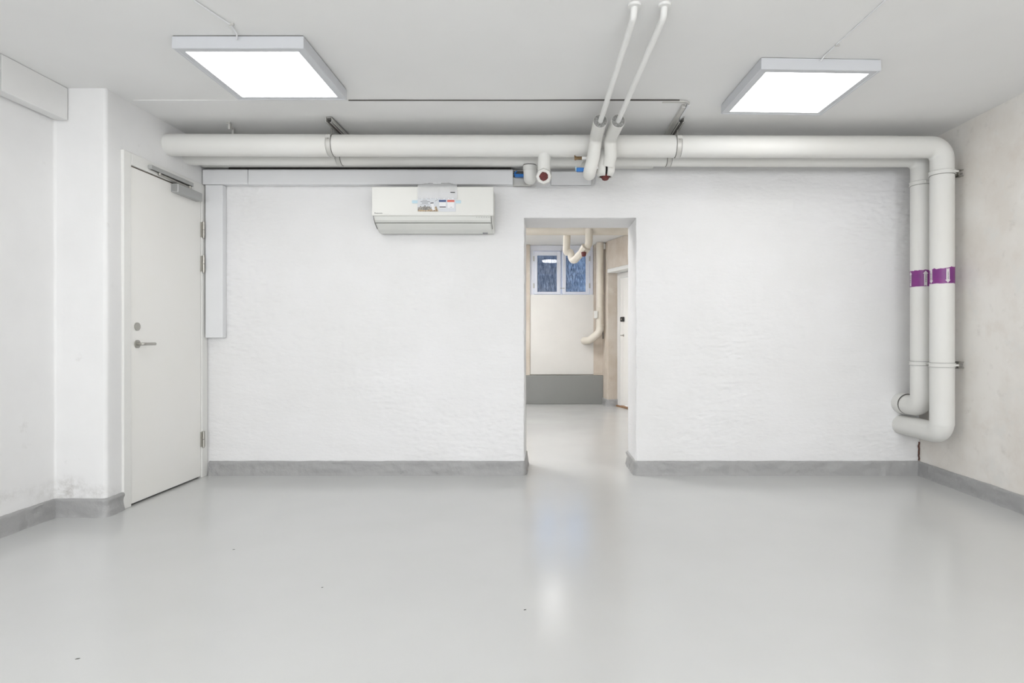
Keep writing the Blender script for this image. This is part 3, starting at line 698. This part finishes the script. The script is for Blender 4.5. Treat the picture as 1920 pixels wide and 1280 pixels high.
def pipe_system(front):
    Y = Y1 if front else Y2; zl = .372 if front else .525
    lab = ('thick white insulated pipe, the front one, across under the ceiling and down the right corner' if front
           else 'thick white insulated pipe, the rear one, hidden partly behind the front pipe')
    r = empty('heating_pipe', (XV, Y, zl - R1), lab, 'pipe', 'thick insulated heating pipes')
    pts = fillet([(XP - .03, Y, ZA), (XV, Y, ZB), (XV, Y, zl), (XV, D + .03, zl - .004)], [0, .085, .08, 0], 10)
    # the run, in jackets
    def cut(a, b, extra=0): return a, b
    bm = bmesh.new(); tube(bm, pts, R1, 40); obj('pipe_run', bm, M['pipe'], r, smooth=50)
    # overlapping jacket sleeves with a fine edge
    if front:
        slv = [((-2.44, -1.40), .0012), ((0.054, .855), .0014), ((0.89, 2.3), .0009)]
    else:
        slv = [((-2.44, -1.42), .001), ((.87, 2.3), .001)]
    for (a, b), e in slv:
        bm = bmesh.new(); tube(bm, [(a, Y, zrun(a)), (b, Y, zrun(b))], R1 + e, 40); obj('jacket_sleeve', bm, M['pipe'], r, smooth=50)
    z0 = .40 + .03 if front else .59
    bm = bmesh.new(); tube(bm, [(XV, Y, z0), (XV, Y, 1.13 if front else .84)], R1 + .0015, 40); obj('jacket_sleeve', bm, M['pipe'], r, smooth=50)
    bm = bmesh.new(); tube(bm, [(XV, Y, .846 if not front else .845), (XV, Y, 2.055)], R1 + .0008, 40); obj('jacket_sleeve', bm, M['pipe'], r, smooth=50)
    # rosette / short sleeve where it enters the wall
    if not front:
        bm = bmesh.new(); tube(bm, [(XV, D + .02, zl), (XV, D - .075, zl)], R1 + .006, 40); s = obj('wall_sleeve', bm, M['pipe'], r, smooth=50)
        ringo('sleeve_gap', (XV, D - .078, zl), (0, 1, 0), R1 - .001, .006, M['seam'], r, thick=.004)
    # clamps on the horizontal run
    for x in ((-1.392, .874) if front else (-1.406, .857)):
        c = ringo('clamp', (x, Y, zrun(x)), (1, 0, 0), R1 + .0005, .030, M['galv'], r, thick=.0045)
        ringo('rubber_liner', (x, Y, zrun(x)), (1, 0, 0), R1 + .0002, .036, M['seam'], c, thick=.0012)
        a = math.radians(150); yy = Y - math.cos(math.radians(30)) * (R1 + .006); zz = zrun(x) + math.sin(math.radians(30)) * (R1 + .006)
        boxo('clamp_lug', (x - .016, yy - .010, zz - .011), (x + .016, yy + .008, zz + .011), M['galv'], c, bevel=.002)
        tubeo('clamp_screw', [(x, yy - .004, zz - .016), (x, yy - .004, zz + .016)], .004, M['steel'], c, n=8)
        tubeo('hanger_rod', [(x, Y, zrun(x) + R1), (x, Y, CZ - .025)], .005, M['steel'], c, n=10)
    # clamps on the vertical run, with their brackets to the right wall
    for z in ((2.075, .823) if front else (2.06, .825)):
        c = ringo('clamp', (XV, Y, z), (0, 0, 1), R1 + .0005, .026, M['pipe'], r, thick=.0065)
        ringo('rubber_liner', (XV, Y, z), (0, 0, 1), R1 + .0002, .030, M['seam'], c, thick=.0020)
        a = math.radians(-52 if front else -95); px_, py_ = XV + math.cos(a) * (R1 + .008), Y + math.sin(a) * (R1 + .008)
        tubeo('clamp_screw', [(px_ - .016, py_, z), (px_ + .016, py_, z)], .0065, M['pipe'], c, n=10)
        if front:
            bm = bmesh.new(); box(bm, (XV + R1, Y - .012, z - .003), (XR + .004, Y + .012, z + .003)); box(bm, (XR - .035, Y - .022, z - .022), (XR - .030, Y + .022, z + .022))
            box(bm, (XR - .035, Y - .022, z + .018), (XR + .002, Y + .022, z + .022)); box(bm, (XR - .035, Y - .022, z - .022), (XR + .002, Y + .022, z - .018)); obj('wall_bracket', bm, M['steel'], c)
    if front: strip_band(r, Y, 1.402, .100, 1, ((-179, False), (-97, False)))
    else: strip_band(r, Y, 1.405, .110, 2, ((-188, True), (-104, True)))
    # branches over the doorway
    if front:
        X = 0.0
        b = tubeo('branch_pipe', [(X + .005, Y, zrun(0) - .02), (X, Y - .005, 2.12), (X, Y + .02, 2.085), (X, Y + .16, 2.12)], .042, M['pipe'], r, rad=[0, .03, .05, 0], n=32)
        bm = bmesh.new(); tube(bm, [(X - .002, Y + .05, 2.072), (X - .002, Y - .03, 2.049), (X - .002, Y - .055, 2.042)], [.054, .054, .047], 8)
        hd = obj('valve_cover', bm, M['pipe'], b, smooth=30)
        bm = bmesh.new(); 
        tube(bm, [(X - .002, Y - .052, 2.042), (X - .002, Y - .066, 2.037)], [.031, .024], 9)
        for v in bm.verts: v.co += Vector((.004 * nz(v.co.x * 90, v.co.z * 90, 1), .003 * nz(v.co.z * 80, 1, 2), .004 * nz(v.co.x * 70, 3, v.co.z * 90)))
        obj('valve_cap', bm, M['red'], b, smooth=20, label='dark red hexagonal valve cap')
    else:
        X = -.098
        b = tubeo('branch_pipe', [(X, Y, zrun(0) - .02), (X, Y, 2.098), (X, D + .02, 2.17)], .044, M['pipe'], r, rad=.05, n=32)
        bm = bmesh.new(); tube(bm, [(X, Y, 2.15), (X, Y, 2.185)], .0465, 32); obj('pipe_collar', bm, M['pipe'], b, smooth=40)
        ringo('rubber_liner', (X, Y, 2.187), (0, 0, 1), .0438, .004, M['seam'], b, thick=.003)
    return r
pipe_system(True); pipe_system(False)
# mounting rails on the ceiling that carry the clamps
for x, lb in ((-1.36, 'left'), (.868, 'right')):
    bm = bmesh.new(); z1 = CZ - .006; z0 = CZ - .040 - (.0 if x < 0 else 0)
    ya = 3.79; x0, x1 = x - .02, x + .02
    box(bm, (x0, ya, z0), (x0 + .003, 4.3, z1)); box(bm, (x1 - .003, ya, z0), (x1, 4.3, z1)); box(bm, (x0, ya, z1 - .003), (x1, 4.3, z1))
    box(bm, (x0, ya, z0), (x0 + .011, 4.3, z0 + .003)); box(bm, (x1 - .011, ya, z0), (x1, 4.3, z0 + .003))
    r = tag(obj('mounting_rail', bm, M['galv']), 'short galvanised ceiling rail holding the %s clamp of the pipes' % lb, 'mounting rail', 'rails carrying the heating pipes')
    boxo('rail_slot', (x0 + .011, ya + .02, z0 + .001), (x1 - .011, 4.28, z0 + .006), M['seam'], r)
# two loose hooks in the ceiling
for (px, py, lb) in ((429, 235, 'upper left'), (436, 246, 'lower right')):
    z = CZ - .03; Y = (CZ - .02 - H) * F / (PY - py); X = sx(px, Y)
    bm = bmesh.new(); box(bm, (X - .004, Y - .003, CZ - .045), (X + .012, Y, CZ + .004)); box(bm, (X - .014, Y - .003, CZ - .010), (X + .012, Y + .02, CZ - .004)); box(bm, (X + .009, Y - .003, CZ - .045), (X + .012, Y + .018, CZ - .010))
    tag(obj('ceiling_hook', bm, M['galv'], bevel=.001), 'small white metal hook above the pipes, the %s of two' % lb, 'hook', 'small ceiling hooks')

# ------------------------------------------------------------------ the two thinner pipes that come out of foam sleeves
def riser(X0, Xn, zc, second):
    lab = ('white foam-sleeved riser over the doorway, right one, with thin pipe to the ceiling' if second else
           'white foam-sleeved riser over the doorway, left one, with thin pipe to the ceiling')
    r = empty('riser_pipe', (X0, 3.8, 2.0), lab, 'pipe', 'foam sleeved risers over the doorway')
    rr = .0405; Yf = 3.52; zf = H + (PY - 227) / F * Yf
    if not second:
        pts = [(X0 + .012, Yf, zf), (X0 + .008, 3.765, zf - .018), (X0 - .006, 3.79, 2.14), (X0 - .026, 3.80, 2.062), (X0 - .028, 3.84, 2.045), (X0 - .03, 4.02, 2.15)]
        s = tubeo('foam_sleeve', pts, rr, M['pipe'], r, rad=[0, .06, .05, .03, .03, 0], n=32)
    else:
        pts = [(X0 + .012, Yf, zf), (X0 - .01, 3.765, zf - .02), (X0 - .002, 3.80, 2.155), (X0 - .015, 3.83, 2.10)]
        s = tubeo('foam_sleeve', pts, rr, M['pipe'], r, rad=[0, .06, .05, 0], n=32)
        # half-open insulation shell round the valve below
        bm = bmesh.new()
        for (a0, a1, dx) in ((-88, -265, -.004), (-82, 85, .004)):
            rows = []
            for z, q in ((2.205, .050), (2.12, .062), (2.07, .058), (2.035, .040)):
                rows.append([bm.verts.new((X0 - .030 + dx + q * math.cos(math.radians(a0 + (a1 - a0) * k / 14)), 3.87 + q * math.sin(math.radians(a0 + (a1 - a0) * k / 14)), z)) for k in range(15)])
            for a, b in zip(rows, rows[1:]):
                for k in range(14): bm.faces.new((a[k], a[k + 1], b[k + 1], b[k]))
        bmesh.ops.recalc_face_normals(bm, faces=bm.faces)
        sh = obj('valve_cover', bm, M['pipe'], r, smooth=60); md = sh.modifiers.new('thick', 'SOLIDIFY'); md.thickness = .006
        tubeo('valve_core', [(X0 - .03, 3.88, 2.19), (X0 - .03, 3.88, 2.04)], .034, M['dark'], r, n=16)
        bm = bmesh.new(); tube(bm, [(X0 - .03, 3.868, 2.04), (X0 - .03, 3.862, 2.022)], [.030, .022], 8); obj('valve_cap', bm, M['red'], r, smooth=20, label='dark red valve cap')
        tubeo('wall_stub', [(X0 - .03, 3.885, 2.10), (X0 - .03, 4.03, 2.155)], .036, M['pipe'], r, n=24)
    d = (Vector(pts[0]) - Vector(pts[1])).normalized(); p0 = Vector(pts[0])
    bm = bmesh.new(); tube(bm, [p0 - d * .004, p0 + d * .0015, p0 + d * .003], [rr - .001, rr - .002, rr - .008], 32); obj('foam_end', bm, M['foam'], r, smooth=20, label='cut grey end of the foam sleeve')
    if not second or True:
        bm = bmesh.new(); tube(bm, fillet([p0 - d * .05, (X0 + .018, Yf - .12, zf + .006), (Xn, 2.55, 2.360), (Xn, 2.52, CZ + .002)], [0, .05, .03, 0], 6), .0145, 20)
        obj('thin_pipe', bm, M['thin'], r, smooth=40)
        bm = bmesh.new(); tube(bm, [(Xn, 2.52, CZ - .010), (Xn, 2.52, CZ + .002)], .027, 28); ro = obj('ceiling_rosette', bm, M['thin'], r, smooth=40)
riser(.318, .380, 0, False); riser(.424, .507, 0, True)

# small fittings beside the risers
Yb = 3.86
r = empty('brass_valve', (.23, Yb, 2.19), 'small brass fitting on a short white tube left of the risers', 'fitting')
xb0, xb1 = sx(1077, Yb), sx(1091, Yb); zb_ = sz(296.5, Yb)
bm = bmesh.new(); tube(bm, [(xb0, Yb, zb_), (xb0 + .012, Yb, zb_)], .0135, 6); tube(bm, [(xb0 + .012, Yb, zb_), (xb1, Yb, zb_)], .011, 6); tube(bm, [(xb0 + .003, Yb, zb_ + .01), (xb0 + .003, Yb, zb_ + .018)], .004, 8); obj('brass_nut', bm, M['brass'], r, smooth=20)
tubeo('stub_pipe', [(xb1, Yb, zb_), (xb1 + .06, Yb, zb_)], .011, M['thin'], r, n=14)
r = empty('blue_tap', (.25, Yb, 2.13), 'small blue plastic tap with clear handle left of the risers', 'tap')
zt2 = sz(318.5, Yb); xa, xc = sx(1082, Yb), sx(1096, Yb)
bm = bmesh.new(); box(bm, (xa, Yb - .012, zt2 - .012), (xc, Yb + .012, zt2 + .012)); tube(bm, [(xa - .004, Yb, zt2), (xa, Yb, zt2)], .013, 12); obj('tap_body', bm, M['blue'], r, bevel=.003)
tubeo('tap_spindle', [(xa - .008, Yb, zt2 + .022), (xa - .006, Yb, zt2 - .006)], .0045, M['tape'], r, n=8)
tubeo('stub_pipe', [(xc, Yb, zt2), (xc + .075, Yb - .06, zt2 + .002)], .013, M['thin'], r, n=14)
zt3 = sz(329, 4.33); xa, xc = sx(964, 4.33), sx(982, 4.33)
r = empty('blue_tap', (xa, 4.33, zt3 - .02), 'blue plastic tap in the open duct end among grey wires', 'tap')
bm = bmesh.new(); box(bm, (xa + .006, 4.318, zt3 - .012), (xc, 4.35, zt3 + .010)); box(bm, (xa + .001, 4.322, zt3 - .004), (xa + .012, 4.345, zt3 + .020)); obj('tap_body', bm, M['blue'], r, bevel=.003)
tubeo('tap_spindle', [(xa + .004, 4.32, zt3 + .016), (xa + .02, 4.32, zt3 + .03)], .004, M['blue'], r, n=8)

# ------------------------------------------------------------------ air conditioner
ax0, ax1 = -1.188, -.353; aw = D - .007
r = empty('air_conditioner', ((ax0 + ax1) / 2, aw, 1.75), 'white wall-mounted air conditioner on the back wall left of the doorway', 'air conditioner')
prof = [(aw, 2.045), (4.165, 2.045), (4.150, 2.040), (4.146, 1.86), (4.150, 1.842), (4.168, 1.820), (4.192, 1.801), (4.25, 1.772), (4.315, 1.752), (aw, 1.756)]
bm = bmesh.new(); prism(bm, prof, 'x', ax0 + .006, ax1 - .004); obj('casing', bm, M['ac'], r, bevel=.004)
bm = bmesh.new(); prism(bm, [(4.155, 2.046), (4.141, 2.041), (4.137, 1.855), (4.141, 1.8425), (4.152, 1.8425)], 'x', ax0, ax1 + .004); obj('front_panel', bm, M['ac'], r, bevel=.003)
bm = bmesh.new(); prism(bm, [(4.1475, 1.8405), (4.164, 1.8155), (4.185, 1.8020), (4.195, 1.806), (4.17, 1.83), (4.155, 1.8405)], 'x', ax0 + .012, ax1 - .016); obj('lower_trim', bm, M['ac2'], r, bevel=.002)
bm = bmesh.new(); prism(bm, [(4.186, 1.7975), (4.189, 1.794), (4.245, 1.765), (4.311, 1.7455), (4.313, 1.753), (4.25, 1.774), (4.193, 1.802)], 'x', ax0 + .018, ax1 - .020); lv = obj('louver', bm, M['ac2'], r, bevel=.002)
bm = bmesh.new(); prism(bm, [(4.1845, 1.8015), (4.1865, 1.7985), (4.196, 1.800), (4.196, 1.806)], 'x', ax0 + .014, ax1 - .018); obj('louver_gap', bm, M['seam'], r)
for xa_, xb_ in ((ax0 + .006, ax0 + .0105), (ax1 - .0145, ax1 - .010)):
    bm = bmesh.new(); prism(bm, [(4.147, 1.843), (4.166, 1.8175), (4.189, 1.7975), (4.247, 1.7685), (4.25, 1.773), (4.192, 1.802), (4.168, 1.821), (4.150, 1.843)], 'x', xa_, xb_); obj('side_seam', bm, M['foam'], r)
for k in range(6): boxo('indicator', (ax1 - .115 + k * .017, 4.146, 1.8325), (ax1 - .110 + k * .017, 4.150, 1.8345), M['grey_ink'], r)
text('brand_lettering', 'Panasonic', .0135, face_cam(ax0 + .047, 4.1365, 1.859), M['ink'], r, stretch=1.05)
bm = bmesh.new(); prism(bm, [(4.29, 1.744), (4.30, 1.744), (4.30, 1.752), (4.29, 1.752)], 'x', ax1 - .085, ax1 - .05); obj('rating_tab', bm, M['grey_ink'], r)

# leaflet taped on the front, with the clear bag behind and above it
Yl = 4.134
def fx(px): return sx(px, Yl)
def fz(py): return sz(py, Yl)
r = empty('leaflet', (fx(819), Yl, fz(396.5)), 'small printed leaflet taped to the front of the air conditioner', 'leaflet')
boxo('sheet', (fx(783), Yl, fz(396.5)), (fx(854.5), Yl + .0015, fz(371.5)), M['paper'], r)
boxo('city_print', (fx(783.5), Yl - .0006, fz(393.5)), (fx(809), Yl, fz(388.5)), M['city'], r)
bm = bmesh.new()
for k in range(9):
    h_ = (1, 3, 1.5, 2.4, 4, 2, 3, 2.2, 1.2)[k]; box(bm, (fx(785 + k * 2.7), Yl - .0007, fz(389)), (fx(787 + k * 2.7), Yl - .0001, fz(389 - h_)))
obj('city_print', bm, M['city'], r)
bm = bmesh.new(); prism(bm, [(fx(783.5), fz(396.3)), (fx(783.5), fz(393)), (fx(800), fz(394)), (fx(812), fz(391.5)), (fx(818), fz(386)), (fx(822), fz(396.3))], 'y', Yl - .0008, Yl - .0001); obj('ground_print', bm, M['sand'], r)
bm = bmesh.new(); prism(bm, [(fx(807.5), fz(381)), (fx(812.5), fz(380.5)), (fx(816), fz(393.5)), (fx(811), fz(394.5))], 'y', Yl - .0012, Yl - .0001); ph = obj('phone_print', bm, M['paper2'], r)
bm = bmesh.new(); prism(bm, [(fx(807.2), fz(381.6)), (fx(807), fz(380)), (fx(812.6), fz(379.6)), (fx(813), fz(381.2))], 'y', Yl - .0015, Yl - .0001); obj('phone_top', bm, M['ink'], r)
bm = bmesh.new(); prism(bm, [(fx(815), fz(377)), (fx(822), fz(373)), (fx(819), fz(375.5)), (fx(816.5), fz(377))], 'y', Yl - .0009, Yl - .0001); obj('plane_print', bm, M['city'], r)
bm = bmesh.new()
for (a, b, y, t) in ((792, 801, 375.3, .8), (788.5, 806, 377.8, 1.2), (791, 802.5, 380.8, 1.2), (788, 805, 383.5, .5), (797, 800, 388, .7)):
    box(bm, (fx(a), Yl - .0007, fz(y + t / 2)), (fx(b), Yl - .0001, fz(y - t / 2)))
obj('text_lines', bm, M['grey_ink'], r)
for (a, b, m_) in ((823, 836.5, 'navy'), (838.5, 852, 'orange')):
    c = boxo('print_panel', (fx(a + .7), Yl - .0006, fz(390)), (fx(b - .7), Yl, fz(376)), M['paper2'], r)
    boxo('colour_tab', (fx(a), Yl - .0012, fz(378.6)), (fx(b), Yl - .0001, fz(374.8)), M[m_], c, bevel=.0003)
boxo('text_lines', (fx(824), Yl - .001, fz(388.8)), (fx(836), Yl - .0001, fz(387.2)), M['ink'], r)
boxo('text_lines', (fx(844), Yl - .001, fz(388.6)), (fx(848), Yl - .0001, fz(388.0)), M['grey_ink'], r)
for (a, b) in ((772.5, 783), (854.5, 864)):
    boxo('tape', (fx(a), Yl + .0005, fz(381)), (fx(b), Yl + .0022, fz(375.3)), M['tape'], r, label='pale blue tape')

bm = bmesh.new(); nx_, nv_ = 36, 14; rows = []
for i in range(nx_ + 1):
    u = i / nx_; c = []
    for j in range(nv_ + 1):
        v = j / nv_                         # 0 at the leaflet, then over the casing's top edge and crumpled on it
        x = fx(783 + 74 * u)
        if v < .5: y = Yl + .0012 - .001; z = fz(373) + (2.052 - fz(373)) * v * 2
        else:
            w = (v - .5) * 2; y = Yl + .003 + .09 * w; z = 2.054 + .022 * math.sin(w * PI) * (1 - (2 * u - 1) ** 4)
        e = 0.2 + .8 * v
        y -= abs(.008 * nz(u * 9, v * 7, 1)) * e; z += (.010 * nz(u * 11, v * 6, 4) + .006) * max(0, v - .4)
        c.append(bm.verts.new((x, y, z)))
    rows.append(c)
for a, b in zip(rows, rows[1:]):
    for k in range(nv_): bm.faces.new((a[k], b[k], b[k + 1], a[k + 1]))
bmesh.ops.recalc_face_normals(bm, faces=bm.faces)
pb = tag(obj('plastic_bag', bm, M['film'], smooth=180), 'crumpled clear plastic bag over the top edge of the air conditioner', 'plastic bag')
boxo('instruction_sheet', (fx(785), Yl + .0005, fz(371.8)), (fx(822), Yl + .0018, fz(358.5)), M['paper2'], pb)
boxo('instruction_sheet', (fx(823), Yl + .0005, fz(371.8)), (fx(857), Yl + .0018, fz(356.5)), M['paper2'], pb)
boxo('barcode_label', (fx(845), Yl - .0145, fz(362.0)), (fx(853.5), Yl - .013, fz(360.6)), M['ink'], pb)
boxo('energy_label', (fx(811), 4.150, 2.066), (fx(826), 4.165, 2.071), M['paper2'], pb)

# ------------------------------------------------------------------ pipes in the back room
r = empty('hall_pipe', (0, 6.95, 2.17), 'cream insulated pipe across the back room, seen under the doorway top', 'pipe')
tubeo('pipe_run', [(-1.19, 6.95, 2.258), (1.40, 6.95, 2.258)], .072, M['pipe_far'], r, n=32)
Yh = 6.86
b = tubeo('branch_pipe', [(sx(1104.5, Yh), Yh, 2.235), (sx(1104, Yh), Yh - .02, 2.06), (sx(1078, Yh), Yh + .16, 1.90), (sx(1073.5, Yh), Yh + .20, 1.925), (sx(1071, Yh), Yh + .2, 2.01), (sx(1063, Yh), Yh + .2, 2.0), (sx(1065.5, Yh), Yh + .2, CZ - .004)],
          .042, M['pipe_far'], r, rad=[0, .06, .04, .05, .04, .03, 0], n=24, seg=6)
bm = bmesh.new(); px_ = sx(1094, Yh); tube(bm, [(px_ + .03, Yh - .03, 2.03), (px_ - .02, Yh + .03, 1.96)], [.058, .050], 8); obj('valve_cover', bm, M['pipe_far'], b, smooth=20)
bm = bmesh.new(); tube(bm, [(px_ + .0, Yh - .045, 1.965), (px_ + .0, Yh - .055, 1.925)], [.030, .024], 8); obj('valve_cap', bm, M['red'], b, smooth=20, label='dark red valve cap')
Yc = 8.86
r = empty('corner_pipe', (sx(1125, Yc), Yc, 1.0), 'cream pipe down the far corner beside the window, bending into the wall', 'pipe')
tubeo('pipe_run', [(sx(1125, Yc), Yc, CZ - .002), (sx(1124.5, Yc), Yc, 1.08), (sx(1105, Yc), Yc + .03, .955), (sx(1096, Yc + .1), YF + .04, .95)], .055, M['pipe_far'], r, n=24, rad=[0, .12, .05, 0])
for z in (1.65, 1.45, 1.18): ringo('clamp', (sx(1125, Yc), Yc, z), (0, 0, 1), .0552, .02, M['pipe_far'], r, thick=.004)
tag(boxo('junction_box', (sx(1112.5, 8.93), 8.79, sz(597, 8.9)), (sx(1119, 8.93), 8.83, sz(583, 8.9)), M['frame'], bevel=.006), 'small white box on the far corner pipe', 'junction box')
tag(boxo('junction_box', (sx(1129, 8.9), 8.84, sz(468, 8.9)), (sx(1134.5, 8.9), 8.87, sz(457.5, 8.9)), M['frame'], bevel=.004), 'small white box at the ceiling beside the corner pipe', 'junction box')
bm = bmesh.new(); box(bm, (sx(1133, 9.0) - .02, 9.0, .98), (sx(1133.5, 9.0) - .002, 9.06, 2.10)); tag(obj('dark_recess', bm, M['dark']), kind='structure').name = 'trim_3'  # dark strip put in for the shade between corner pipe and wall
